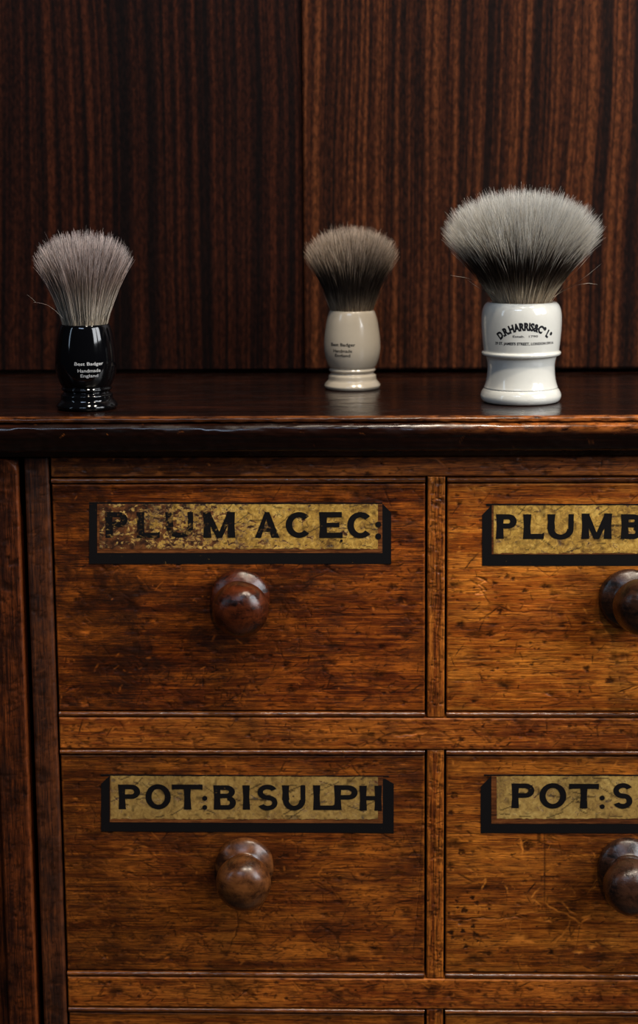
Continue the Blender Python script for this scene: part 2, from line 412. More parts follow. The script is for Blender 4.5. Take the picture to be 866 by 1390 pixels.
def lathe(name, prof, mat, parent, centre, axis='Z', seg=96, noise=0.0, smooth=True):
    """prof: (radius, height) from bottom to top; axis Z up, or axis Y towards the viewer (-Y)"""
    P = np.array(prof); a = np.linspace(0, 2*pi, seg, endpoint=False)
    r = P[:,0][:,None]; h = P[:,1][:,None]*np.ones_like(a)[None]
    x = r*np.cos(a); y = r*np.sin(a)
    if axis == 'Z': V = np.stack([x+centre[0], y+centre[1], h+centre[2]], -1)
    else: V = np.stack([x+centre[0], centre[1]-h, y+centre[2]], -1)
    n, m = V.shape[:2]; V = V.reshape(-1,3)
    i = np.arange(n*m).reshape(n, m); j = np.roll(i, -1, 1)
    Fq = np.stack([i[:-1], j[:-1], j[1:], i[1:]], -1).reshape(-1,4)
    if noise: V += np.random.default_rng(3).normal(0, noise, V.shape)
    return mesh_obj(name, V, Fq, mat, parent, smooth)

def fine_profile(pts, n=6):
    """Catmull-Rom through (r, h) points; a point given as (r, h, 1) is a crisp corner"""
    out = []
    P = [np.array(p[:2], float) for p in pts]; hard = [len(p) > 2 for p in pts]
    for k in range(len(P)-1):
        p1, p2 = P[k], P[k+1]
        p0 = P[k-1] if k > 0 and not hard[k] else 2*p1-p2
        p3 = P[k+2] if k+2 < len(P) and not hard[k+1] else 2*p2-p1
        for t in np.linspace(0, 1, n, endpoint=False):
            out.append(.5*((2*p1)+(-p0+p2)*t+(2*p0-5*p1+4*p2-p3)*t*t+(-p0+3*p1-3*p2+p3)*t**3))
    out.append(P[-1]); out = np.array(out); out[:,0] = np.maximum(out[:,0], 0)
    return out

# ------------------------------------------------------------------ setting
fl = box('floor', -1.6, 1.4, -1.9, .26, -.03, 0, MAT['floor'], bev=0); fl['kind'] = 'structure'
YW = .2075
wall = box('wall_back', -1.6, 1.4, YW+.006, YW+.06, 0, 2.2, MAT['dark'], bev=0); wall['kind'] = 'structure'
pl = box('trim_1', -.75, -.0505, YW, YW+.006, ZT+.0030, 2.2, MAT['wall_l'], bev=.0004)
pr = box('trim_2', -.0497, .75, YW-.0040, YW+.006, ZT+.0030, 2.2, MAT['wall_r'], bev=.0011)
for o in (pl, pr): o['kind'] = 'structure'

# ------------------------------------------------------------------ worktop with moulded front edge
def worktop():
    prof = [(YW+.004, ZT-.024), (YW+.004, ZT)]
    prof += [(y, ZT) for y in np.linspace(YW-.003, -.0080, 90)]
    prof += [(-.0098, ZT-.0001), (-.0116, ZT-.0004), (-.0125, ZT-.0010), (-.0128, ZT-.0018), (-.0126, ZT-.0026), (-.0127, ZT-.0031)]
    for a in np.linspace(75, -30, 18): prof.append((-.0088-.0060*cos(R(a)), ZT-.0090+.0060*sin(R(a))))
    prof += [(-.0137, ZT-.0132), (-.0133, ZT-.0150), (-.0130, ZT-.0166), (-.0126, ZT-.0182), (-.0118, ZT-.0194), (-.0104, ZT-.0202), (-.0085, ZT-.0206), (-.0040, ZT-.0208), (-.0038, ZT-.024)]
    P = np.array(prof); x0, x1 = -.46, .315; nx = 1000
    X = np.linspace(x0, x1, nx); n = len(P)
    r = np.random.default_rng(5)
    Y = P[:,0][:,None]*np.ones(nx)[None]; Z = P[:,1][:,None]*np.ones(nx)[None]; XX = np.ones(n)[:,None]*X[None]
    nn = smooth_noise((n, nx), (n/2.5, 170), r); n2 = smooth_noise((n, nx), (n/5, 28), r)
    front = (P[:,0] < -.0085)[:,None]
    top = (P[:,1] > ZT-.0001)[:,None]
    Y = Y + front*((nn-.5)*.0004+(n2-.5)*.0006); Z = Z + front*((nn-.5)*.0004)
    Z = np.where(top, Z, Z)
    # wear on the arris: narrow on the left, broad towards the right
    right = np.clip((X-.02)/.07, 0, 1)[None]
    dz = (ZT-Z); 
    arris = np.exp(-((Y+.0115)/.0016)**2)*(dz < .0035)
    wear = np.where(front, arris*.38, 0) + right*np.clip(1.25-np.abs(dz-.0035)/.0050, 0, 1)*front*(Y < -.0098)*1.1
    wear = wear + (1-right)*np.exp(-((Y+.0098)/.0012)**2)*.4*(dz < .002)
    wear *= (.25+1.1*smooth_noise((n, nx), (n/2, 120), r))
    dirt = np.clip((dz-.0080)/.006, 0, 1)*front*.7 + np.exp(-((dz-.0028)/.0006)**2)*front*.6*(1-right)
    fr = np.where(front[:,0])[0]
    for _ in range(80):                       # nicks and pale scratches on the moulding
        a, c = r.choice(fr), r.integers(0, nx-20); L = r.integers(1, 6); s_ = r.normal(0, .5)
        for q in range(L):
            ai = int(np.clip(a+q*s_, fr[0], fr[-1])); wear[ai, c+q] = max(wear[ai, c+q], .15+.4*r.random()); Y[ai, c+q] += .00015
    V = np.stack([XX, Y, Z], -1).reshape(-1,3)
    i = np.arange(n*nx).reshape(n, nx)
    Fq = np.stack([i[:-1,:-1], i[1:,:-1], i[1:,1:], i[:-1,1:]], -1).reshape(-1,4)
    bottom = np.stack([i[-1,:-1], i[0,:-1], i[0,1:], i[-1,1:]], -1)
    Fq = np.vstack([Fq, bottom])
    o = mesh_obj('worktop', V, Fq, MAT['counter'], None, True, {'wear': np.clip(wear,0,1).ravel(), 'dirt': np.clip(dirt,0,1).ravel()})
    bm = bmesh.new(); bm.from_mesh(o.data)
    for xe in (x0, x1):
        vs_ = [v for v in bm.verts if abs(v.co.x-xe) < 1e-6]
        es = [e for e in bm.edges if len(e.link_faces) == 1 and all(abs(v.co.x-xe) < 1e-6 for v in e.verts)]
        if es: bmesh.ops.contextual_create(bm, geom=es)
    bm.to_mesh(o.data); bm.free()
    o['label'] = 'dark varnished mahogany worktop with moulded front edge, under the three brushes'; o['category'] = 'worktop'
    return o
worktop()

# ------------------------------------------------------------------ apothecary chest
XL, XD0, XD1, XR = -.1908, .0279, .0393, .2580
ZR = [(.9123, .9247), (.7480, .7675), (.5839, .6034)]        # rails
ROW = [(.7715, .9080), (.6074, .7439), (.4433, .5798)]       # drawer faces
chest = empty('apothecary_chest', (.034, .09, 0), 'old brown wooden apothecary chest of small drawers with gilt labels and turned knobs', 'chest of drawers')

def carcass():
    bm = bmesh.new()
    def bx(x0,x1,y0,y1,z0,z1):
        m = bmesh.ops.create_cube(bm, size=1)['verts']
        for v in m: v.co = Vector(((x0+x1)/2+v.co.x*(x1-x0), (y0+y1)/2+v.co.y*(y1-y0), (z0+z1)/2+v.co.z*(z1-z0)))
    bx(-.2050,-.1935, .016,.205, 0,.9255); bx(.2780,.2900, .016,.205, 0,.9255)
    bx(-.1935,.2780, .195,.205, .02,.9255); bx(-.1935,.2780,.016,.195,.905,.9255)
    for z in (.741, .577, .42): bx(-.1935,.2780,.020,.195,z,z+.010)
    bx(.0310,.0370,.020,.195,.42,.905)
    me = bpy.data.meshes.new('carcass'); bm.to_mesh(me); bm.free(); me.materials.append(MAT['dark'])
    o = bpy.data.objects.new('carcass', me); C.objects.link(o); o.parent = chest; o.matrix_parent_inverse = Matrix.Translation(-chest.location)
    bv = o.modifiers.new('bevel', 'BEVEL'); bv.width = .0006
carcass()

b = Board(XL+.0006, .2740, ZR[0][0], ZR[0][1], 0, seed=21); b.distress(60, 50, 20); b.edges(.0012, .5, .8)
b.stroke(at(590,620,0).x, at(590,620,0).z, at(604,632,0).x, at(604,632,0).z, .0005, 0, .9, .0002)
b.spot(at(707,621,0).x, at(707,621,0).z, .0016, .0011, 0, 1, .0010)
b.spot(at(790,634,0).x, at(790,634,0).z, .0035, .0015, .7)
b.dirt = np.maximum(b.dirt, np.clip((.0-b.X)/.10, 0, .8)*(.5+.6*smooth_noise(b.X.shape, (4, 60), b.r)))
b.build('top_rail', MAT['top_rail'], chest)
b = Board(XL+.0006, .2740, ZR[1][0], ZR[1][1], 0, seed=22); b.distress(150, 110, 60); b.edges(.0009, .6, .5, .25)
g1 = at(535,998,0); g2 = at(580,992,0)
b.stroke(g1.x, g1.z, g2.x, g2.z, .0011, .9, .4, .0006, .0006); b.stroke(g1.x, g1.z-.0008, g2.x, g2.z-.0008, .0004, 0, 1, .0003, .0004)
for (u,v,q) in ((720,993,.0014),(736,999,.0022),(626,1004,.0018),(843,993,.0012),(484,990,.0009)): p = at(u,v,0); b.spot(p.x, p.z, q, q*.8, .95)
b.build('rail', MAT['rail'], chest)
b = Board(XL+.0006, .2740, ZR[2][0], ZR[2][1], 0, seed=23); b.distress(150, 110, 60); b.edges(.0009, .6, .5, .25); b.build('rail', MAT['rail'], chest)
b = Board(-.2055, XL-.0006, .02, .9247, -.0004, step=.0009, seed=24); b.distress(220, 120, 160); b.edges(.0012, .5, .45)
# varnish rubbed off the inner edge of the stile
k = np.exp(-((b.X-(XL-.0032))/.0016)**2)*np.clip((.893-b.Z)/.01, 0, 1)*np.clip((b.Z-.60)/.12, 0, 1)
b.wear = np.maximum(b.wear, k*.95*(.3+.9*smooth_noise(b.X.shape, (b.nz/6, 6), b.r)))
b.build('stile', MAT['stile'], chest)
b = Board(.2586, .2900, .02, .9247, -.0004, step=.0012, seed=25); b.distress(60, 50, 20); b.edges(.0012); b.build('stile', MAT['divider'], chest)
for k, (z0, z1) in enumerate(((ZR[1][1], ZR[0][0]), (ZR[2][1], ZR[1][0]), (.42, ZR[2][0]))):
    b = Board(XD0+.0006, XD1-.0006, z0+.0002, z1-.0002, .0003+.0002*(k > 0), step=.0004, seed=30+k); b.distress(30, 40, 25)
    for _ in range(26):
        x = b.x0+b.r.random()*(b.x1-b.x0); z = b.z0+b.r.random()*(b.z1-b.z0); L = .004+b.r.exponential(.012)
        b.stroke(x, z, x+b.r.normal(0, .0003), z+L, .00035, .8, 0, .0002)
    b.edges(.0009, .6, .4, .2)
    if k == 0: b.spot(at(588,650,0).x, .9105, .0012, .0014, 0, 1, .0006, .3)
    b.build('divider', MAT['divider'], chest)
b = Board(XL+.0006, .2580, .0, .4385, .001, step=.003, seed=41); b.build('plinth_panel', MAT['dark'], chest)

# ---------------- painted glyphs built from strokes, in a unit-height box
def glyph(ch, w_, h, t):
    """list of convex quads (4 points) for a bold grotesque capital of width w_, height h, stem t"""
    q = []; th = t*.80
    def rect(x0,z0,x1,z1): q.append([(x0,z0),(x1,z0),(x1,z1),(x0,z1)])
    def arc(cx, cz, rx, rz, a0, a1, tx=t, tz=th, n=22):
        for k in range(n):
            a, c = R(a0+(a1-a0)*k/n), R(a0+(a1-a0)*(k+1)/n)
            pts = [(cx+rx*cos(a), cz+rz*sin(a)), (cx+rx*cos(c), cz+rz*sin(c)), (cx+(rx-tx)*cos(c), cz+(rz-tz)*sin(c)), (cx+(rx-tx)*cos(a), cz+(rz-tz)*sin(a))]
            q.append(pts)
    def bar(x0,z0,x1,z1,tt): q.append([(x0-tt/2,z0),(x0+tt/2,z0),(x1+tt/2,z1),(x1-tt/2,z1)])
    fl = t*.12  # slight flare of the hand-painted stems
    def stem(x, z0=0, z1=None):
        z1 = h if z1 is None else z1; m = (z0+z1)/2
        q.append([(x-fl,z0),(x+t+fl,z0),(x+t,m),(x,m)]); q.append([(x,m),(x+t,m),(x+t+fl,z1),(x-fl,z1)])
    if ch == 'P':
        stem(0); rz = h*.29; cz = h-rz; rx = w_*.42
        rect(t, h-th, w_-rx, h); rect(t, h-2*rz, w_-rx, h-2*rz+th); arc(w_-rx, cz, rx, rz, -90, 90)
    elif ch == 'B':
        stem(0); r1 = h*.265; r2 = h*.285; rx = w_*.40
        rect(t, h-th, w_-rx-.04*w_, h); rect(t, h-2*r1, w_-rx, h-2*r1+th); rect(t, 0, w_-rx, th); arc(w_-rx-.04*w_, h-r1, rx, r1, -90, 90); arc(w_-rx, r2, rx, r2, -90, 90)
    elif ch == 'L': stem(0); rect(0, 0, w_, th); q.append([(w_-t*.5,0),(w_,0),(w_+.02*w_,th*1.25),(w_-t*.3,th)])
    elif ch == 'E': stem(0); rect(0, 0, w_, th); rect(0, h-th, w_*.97, h); rect(t, h*.5-th*.42, w_*.86, h*.5+th*.42)
    elif ch == 'I': stem(0)
    elif ch == 'T':
        stem(w_/2-t/2); rect(0, h-th, w_, h)
        q.append([(0,h-th*1.15),(t*.5,h-th),(t*.5,h),(0,h)]); q.append([(w_-t*.5,h-th),(w_,h-th*1.15),(w_,h),(w_-t*.5,h)])
    elif ch == 'H': stem(0); stem(w_-t); rect(t, h*.5-th*.45, w_-t, h*.5+th*.45)
    elif ch == 'U':
        rz = h*.42; stem(0, rz, h); arc(w_/2, rz, w_/2, rz, 180, 360); rect(w_-t*.82, rz, w_, h)
    elif ch == 'O': arc(w_/2, h/2, w_/2, h/2, 0, 360, n=48)
    elif ch == 'C': arc(w_/2, h/2, w_/2, h/2, 42, 318, n=44); 
    elif ch == 'S':
        rz1 = (h+th)/4; rx = w_/2
        arc(w_/2, h-rz1, rx, rz1, 25, 270, t*.9); arc(w_/2, rz1, rx, rz1, -155, 90, t*.9)
    elif ch == 'A':
        q.append([(0,0),(t*.95,0),(w_*.56,h),(w_*.42,h)]); q.append([(w_-t*1.2,0),(w_,0),(w_*.60,h),(w_*.40,h)]); rect(w_*.22, h*.24, w_*.80, h*.24+th*.75)
    elif ch == 'M':
        stem(0); stem(w_-t); q.append([(0,h),(t*1.0,h),(w_/2+t*.42,0),(w_/2-t*.42,0)]); q.append([(w_-t*1.0,h),(w_,h),(w_/2+t*.42,0),(w_/2-t*.42,0)])
    return q

def flat_polys(name, polys, y, mat, parent, thick=.0001):
    """thin paint layer from x,z polygons"""
    V = []; Fc = []
    for q_, p in enumerate(polys):
        k = len(V); n = len(p); yy = y-4e-6*(q_ % 40)
        area2 = sum(p[i][0]*p[(i+1)%n][1]-p[(i+1)%n][0]*p[i][1] for i in range(n))
        if area2 < 0: p = p[::-1]
        V += [(x, yy, z) for x, z in p]+[(x, y+thick, z) for x, z in p]
        Fc.append(tuple(range(k, k+n)))
        Fc += [(k+(i+1)%n, k+i, k+n+i, k+n+(i+1)%n) for i in range(n)]
    return mesh_obj(name, V, Fc, mat, parent)

def px2(pts, y): return [(at(u, v, y).x, at(u, v, y).z) for u, v in pts]

def painted_label(dr, yf, outer, brown, gold, word, letters, extra, gm, lm, t_px):
    """painted trompe-l'oeil label: black shadow, brown shading line, gilded field, lettering"""
    ys = yf-.00022
    flat_polys('label_shadow', [px2(p, ys) for p in outer], ys, MAT['letter'], dr, .0004)
    if brown: flat_polys('label_shading', [px2(brown, ys)], ys-.0001, MAT['brown_line'], dr)
    g = px2(gold, ys)
    # gilded field as a grid with a slightly uneven edge
    xs0, xs1 = (g[0][0]+g[3][0])/2, (g[1][0]+g[2][0])/2
    nx, nz = 300, 40; r = np.random.default_rng(int(gold[0][0]))
    uu, vv = np.meshgrid(np.linspace(0,1,nx), np.linspace(0,1,nz))
    G = np.array(g)
    P = (G[3]*(1-uu[...,None])+G[2]*uu[...,None])*(1-vv[...,None]) + (G[0]*(1-uu[...,None])+G[1]*uu[...,None])*vv[...,None]
    j = smooth_noise((nz,nx),(2,90),r)-.5
    P[0,:,1] += j[0]*.0007; P[-1,:,1] += j[-1]*.0004
    V = np.stack([P[...,0], np.full_like(uu, ys-.0002), P[...,1]], -1).reshape(-1,3)
    i = np.arange(nz*nx).reshape(nz,nx); Fq = np.stack([i[:-1,:-1], i[:-1,1:], i[1:,1:], i[1:,:-1]], -1).reshape(-1,4)
    dirt = np.zeros((nz,nx))
    for _ in range(60):
        a, c = r.integers(0, nz), r.integers(0, nx); L = r.integers(3, 22); s_ = r.normal(0,.35)
        for q in range(L):
            ai, ci = int(a+q*s_), c+q
            if 0 <= ai < nz and ci < nx: dirt[ai,ci] = .8
    dirt = np.maximum(dirt, np.clip(smooth_noise((nz,nx),(9,70),r)*2.2-1.55,0,.6))
    # edge curled back into the paint below so the leaf has body
    mesh_obj('gilded_field', V, Fq, gm, dr, False, {'dirt': dirt.ravel()})
    quads = []; yl = ys-.0003
    for ch, u0, u1, vt, vb in letters:
        if ch == ':':
            for v in (vt, vb):
                c = at(u0, v, yl); quads.append([(c.x+u1*.00042*cos(k*pi/8), c.z+u1*.00042*sin(k*pi/8)) for k in range(16)])
            continue
        a = at(u0, vb, yl); c = at(u1, vt, yl)
        W, H = c.x-a.x, c.z-a.z; t = t_px*.000419
        for q in glyph(ch, W, H, t): quads.append([(a.x+x, a.z+z) for x, z in q])
    o = flat_polys('lettering', quads, yl, lm, dr, .00005)
    return o

KN = {}
def knob(dr, cx, cz, yf, mat, seed, dx=0, dz=0, rb=.0168, label=None):
    prof = [(.0150,-.001,1),(rb,.0004,1),(rb,.0022),(rb-.0008,.0040),(.0132,.0062),(.0108,.0078),(.0100,.0086,1),(.0104,.0092),(.0112,.0108),(.0108,.0124),(.0098,.0132,1),
            (.0096,.0140),(.0112,.0160),(.0139,.0190),(.0152,.0228),(.0155,.0262),(.0146,.0310),(.0121,.0350),(.0084,.0376),(.0042,.0388),(.00005,.0391)]
    P = fine_profile(prof, 5)*1.045
    o = lathe('knob', P, mat, dr, (cx, yf, cz), 'Y', 72)
    me = o.data; n = len(me.vertices); co = np.empty(n*3); me.vertices.foreach_get('co', co); co = co.reshape(-1,3)
    r = np.random.default_rng(seed); ph = r.random(6)*6
    h = np.clip(yf-co[:,1], 0, 1)
    co[:,0] += dx*h/.026 + .00025*np.sin(co[:,2]*420+ph[0])*np.sin(co[:,1]*300+ph[1])
    co[:,2] += dz*h/.026 + .00025*np.sin(co[:,0]*380+ph[2])*np.sin(co[:,1]*260+ph[3])
    me.vertices.foreach_set('co', co.ravel()); me.update()
    if label: o['label'] = label
    return o

def drawer(name, x0, x1, z0, z1, mat, seed, yf=.0012, gap=.0007, kn=None, top_bead=True, setup=None, kmat=None, klabel=None, label=None, scr=(420, 170, 150), edge_dirt=.5):
    e = bpy.data.objects.new(name, None); C.objects.link(e); e.empty_display_size = .03
    e.location = (((x0+x1)/2), .1, z0); e.parent = chest; e.matrix_parent_inverse = Matrix.Translation(-chest.location)
    bpy.context.view_layer.update()
    if label: e['label'] = label
    def fix(o): o.parent = e; o.matrix_parent_inverse = e.matrix_world.inverted(); return o
    b = Board(x0+gap, x1-gap, z0, z1, yf, thick=.012, step=.0005, seed=seed)
    b.distress(*scr); b.edges(.0008, .6, .35, edge_dirt)
    if setup: setup(b)
    fix(b.build('drawer_front', mat))
    for (za, zb, sd) in ((z1+.0007, z1+.0036, 1), (z0-.0034, z0-.0006, 2)):
        # cock bead: half-round strip along the drawer edge
        nx = 440; m = 9; X = np.linspace(x0+gap, x1-gap, nx); r = np.random.default_rng(seed*7+sd)
        a = np.linspace(-90, 90, m); zc = (za+zb)/2; rr = (zb-za)/2
        jit = (smooth_noise((m,nx),(3,100),r)-.5)*.00035
        Z = zc+rr*np.sin(np.radians(a))[:,None]+jit*.5; Y = (yf-.0002)-.0013*np.cos(np.radians(a))[:,None]+jit
        XX = np.ones((m,1))*X[None]
        Yb = np.full((1,nx), yf+.009)
        XX = np.vstack([XX[:1], XX, XX[-1:]]); Z = np.vstack([Z[:1], Z, Z[-1:]]); Y = np.vstack([Yb, Y, Yb])
        i = np.arange((m+2)*nx).reshape(m+2, nx)
        Fq = np.stack([i[:-1,:-1], i[:-1,1:], i[1:,1:], i[1:,:-1]], -1).reshape(-1,4)
        V = np.stack([XX, Y, Z], -1).reshape(-1,3)
        dd = smooth_noise((m+2,nx),(2,60),r)*.5
        fix(mesh_obj('bead', V, Fq, MAT['bead'], None, True, {'dirt': dd.ravel(), 'wear': (dd*.6).ravel()}))
    # drawer box behind the front
    bm = bmesh.new()
    for (a0,a1,c0,c1,d0,d1) in ((x0+.003,x0+.010,.0135,.17,z0+.004,z1-.012),(x1-.010,x1-.003,.0135,.17,z0+.004,z1-.012),(x0+.010,x1-.010,.162,.17,z0+.004,z1-.012),(x0+.010,x1-.010,.0135,.162,z0+.004,z0+.009)):
        for v in bmesh.ops.create_cube(bm, size=1)['verts']:
            v.co = Vector(((a0+a1)/2+v.co.x*(a1-a0), (c0+c1)/2+v.co.y*(c1-c0), (d0+d1)/2+v.co.z*(d1-d0)))
    me = bpy.data.meshes.new('drawer_box'); bm.to_mesh(me); bm.free(); me.materials.append(MAT['dark'])
    o = bpy.data.objects.new('drawer_box', me); C.objects.link(o); fix(o)
    if kn: fix(knob(None, kn[0], kn[1], yf, kmat, seed, *(kn[2:] if len(kn) > 2 else ()), label=klabel))
    e['_y'] = yf
    del e['_y']
    return e, fix

YF = .0012
def X_(u, v): return at(u, v, YF).x
def Z_(u, v): return at(u, v, YF).z
def ps(b, u, v, rx, rz=None, **k): b.spot(X_(u,v), Z_(u,v), rx*.00042, (rz or rx)*.00042, **k)
def pk(b, u0, v0, u1, v1, wd=1.0, **k): b.stroke(X_(u0,v0), Z_(u0,v0), X_(u1,v1), Z_(u1,v1), wd*.00042, **k)
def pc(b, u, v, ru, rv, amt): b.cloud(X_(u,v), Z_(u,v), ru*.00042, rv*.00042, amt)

def marks_a(b):
    pc(b, 326, 815, 95, 75, .75); pc(b, 80, 690, 100, 60, .7); pc(b, 95, 830, 110, 170, .62); pc(b, 330, 830, 130, 110, .5); pc(b, 240, 660, 190, 22, .45); pc(b, 225, 790, 90, 30, .5)  # grime clouds; the wide left ones also paint in the light falling off
    for u,v,r_ in ((112,829,7),(178,822,7),(103,815,4),(200,843,4),(213,843,3),(254,891,6),(212,914,5),(274,927,5),(199,951,4),(158,907,3),(145,942,6),(122,945,4),(184,907,2)): ps(b, u, v, r_, r_*.8, dirt=.85)
    for u,v,r_ in ((517,878,4.2),(544,815,7),(485,859,3.5),(440,909,5),(388,901,6),(550,864,6),(544,800,2),(477,899,2),(446,964,7)): ps(b, u, v, r_, r_*.7, dirt=.9)
    ps(b, 117,858, 6, 2.5, dirt=0, wear=1); ps(b, 548,821, 5, 1.5, dirt=0, wear=1); ps(b, 114,956,4,3,dirt=0,wear=.8)
    pk(b, 80,862,105,866, .9, dirt=.8, wob=.0005); pk(b, 485,822,492,828,1.2, dirt=.8); pk(b,520,660,532,690,.8,dirt=.8); pk(b,541,735,545,741,1.6,dirt=.95)
    pk(b, 440,768,462,780,.9,dirt=.8); pk(b,590,600,600,640,.5,dirt=.2); pk(b, 408,716,430,708,.6,dirt=.8)
    for _ in range(160):
        u, v = 385+b.r.normal(0,30), 830+b.r.normal(0,55); a = b.r.random()*pi; L = 2+b.r.exponential(5)
        pk(b, u, v, u+L*cos(a), v+L*sin(a), .6+.5*b.r.random(), dirt=.85, wob=.0004)
    for _ in range(90):
        u, v = 90+b.r.random()*230, 900+b.r.random()*60; a = b.r.random()*pi; L = 2+b.r.exponential(6)
        pk(b, u, v, u+L*cos(a), v+L*sin(a), .6+.4*b.r.random(), dirt=.75, wob=.0005)
def marks_b(b):
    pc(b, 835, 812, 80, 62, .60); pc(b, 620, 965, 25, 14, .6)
    for u,v,a,c in ((623,684,3.5,3),(652,707,2,2),(616,794,8,3),(712,802,4,2.5),(696,786,2.5,2.5),(677,829,4,2),(625,848,6,5),(664,861,6,4),(804,874,3.2,3.2),(670,848,8,1.6),(763,850,5,2),(676,885,4,2),(720,873,2,2),(796,908,4,4),(643,952,4,3),(787,939,2.5,2.5),(748,943,5,1.2),(689,673,3,2.5),(740,796,8,3),(838,900,4,3),(832,662,5,2),(827,760,3,2)): ps(b, u, v, a, c, dirt=.92)
    pk(b, 677,835,681,826,2.2,dirt=.95); pk(b, 660,866,712,845,.6,dirt=.55); pk(b,740,940,752,946,1.4,dirt=.9)
    pk(b, 722,765,745,782,.7,dirt=.8); pk(b,765,768,745,784,.6,dirt=.6); pk(b,735,960,782,950,.8,dirt=.7,wob=.0003); pk(b,640,905,668,902,.9,dirt=.8,wob=.0004); pk(b,645,911,660,925,.6,dirt=.6)
    # scribble of exposed pale wood below the label
    P = ((648,784),(660,788),(650,793),(659,800),(646,806),(657,806),(652,801))
    for (a, c) in zip(P, P[1:]): pk(b, *a, *c, 1.1, dirt=0, wear=1, depth=.0005)
    pk(b, 647,783,661,787,.8,dirt=.9); pk(b,650,797,661,803,.8,dirt=.9)
    for _ in range(70):
        u, v = 600+b.r.random()*266, 770+b.r.random()*190; L = 6+b.r.exponential(22)
        pk(b, u, v, u+L, v+b.r.normal(0,1.2), .7, dirt=.55, wob=.0003)
def marks_c(b):
    pc(b, 322, 1180, 88, 68, .8); pc(b, 100, 1240, 130, 130, .65); pc(b, 100, 1080, 90, 80, .55); pc(b, 330, 1190, 120, 100, .5)  # left clouds are part grime, part painted darkening where the light fades
    for u,v,r_ in ((108,1085,4),(248,1177,5),(285,1130,6),(380,1100,4),(444,1262,2.5),(443,1194,6),(492,1187,4),(497,1038,5),(509,1033,3),(489,1041,6),(564,1083,6),(472,1280,4),(250,1200,3),(150,1130,5),(120,1160,4),(395,1262,3)): ps(b, u, v, r_, r_*.6, dirt=.85)
    pk(b, 328,1236,312,1290,1.0,dirt=.8,wob=.0006); pk(b, 580,1100,560,1300,.7,dirt=.75); pk(b, 575,1060,568,1200,.6,dirt=.6); pk(b, 433,1255,452,1266,1.2,dirt=.9); pk(b, 553,1163,561,1157,1.2,dirt=.9); pk(b, 561,1156,593,1172,1,dirt=.9); pk(b,518,1132,534,1140,1.2,dirt=.9)
    pk(b, 390,1235,433,1290,.6,dirt=.6); pk(b, 545,1120,580,1195,.5,dirt=.5)
    for _ in range(520):
        u, v = 92+b.r.random()**1.3*420, 1140+b.r.random()*170; a = b.r.choice([-.6,.6])+b.r.normal(0,.4); L = 2+b.r.exponential(6)
        pk(b, u, v, u+L*cos(a), v+L*sin(a), .5+.4*b.r.random(), dirt=.75, wob=.0006)
    for _ in range(60):
        u, v = 92+b.r.random()*120, 1060+b.r.random()*80; a = b.r.random()*pi; L = 2+b.r.exponential(7)
        pk(b, u, v, u+L*cos(a), v+L*sin(a), .6, dirt=.7, wob=.0006)
def marks_d(b):
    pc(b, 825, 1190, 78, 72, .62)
    for u,v,r_ in ((641,1219,3.2),(647,1226,3.2),(630,1236,4.8),(621,1232,2),(619,1223,1.8),(609,1240,2.2),(642,1258,3.2),(628,1264,3.2),(645,1270,4.8),(612,1266,4.2),(614,1273,2.6),(630,1276,1.6),(632,1285,3.6),(663,1295,3.6),(633,1294,1.6),(624,1254,2),(648,1278,1.4),(616,1080,5),(626,1157,5),(716,1148,8),(748,1293,4),(634,1212,1.6),(664,1234,2),(612,1103,4)): ps(b, u, v, r_, r_*.95, dirt=1, soft=.25)
    pk(b, 645,1271,666,1273,1.6,dirt=.95)
    pk(b, 602,1248,672,1246,1.0,dirt=.95,wob=.0004,depth=.0006); pk(b, 672,1246,715,1246,1.0,dirt=.9,wear=.3,wob=.0006,depth=.0005); pk(b, 688,1242,740,1238,.9,dirt=0,wear=.8,wob=.0005)
    pk(b, 604,1132,650,1132,.8,dirt=.8); pk(b,606,1133,650,1133,.5,dirt=0,wear=.5)
    pk(b, 731,1110,731,1150,2.6,dirt=.8); pk(b, 739,1120,739,1235,1.0,dirt=.85); pk(b, 712,1138,800,1166,1.2,dirt=.8,wob=.0004)
    pk(b, 621,1186,642,1197,1.3,dirt=.9); pk(b, 790,1235,780,1300,.7,dirt=.6)
    for a in ((706,1137,709,1160),(721,1218,731,1210),(722,1222,735,1229),(740,1225,765,1240),(765,1240,790,1252),(775,1250,752,1284),(790,1252,802,1240),(764,1225,782,1242),(659,1190,655,1208),(685,1203,690,1212),(634,1178,648,1186)): pk(b, *a, 1.2, dirt=0, wear=.9, wob=.0006)
    for u,v,a,c in ((706,1273,10,5),(720,1277,6,3),(745,1250,5,2),(797,1245,6,3),(786,1292,7,2.5),(803,1285,5,3)): ps(b, u, v, a, c, dirt=0, wear=1, depth=.0003)
    for _ in range(110):
        u, v = 680+b.r.random()*170, 1120+b.r.random()*190; a = b.r.random()*pi; L = 3+b.r.exponential(7)
        pk(b, u, v, u+L*cos(a)*.6, v+L*sin(a)*.6, .6, dirt=.0 if b.r.random() < .5 else .75, wear=.4 if b.r.random() < .4 else 0, wob=.0004)

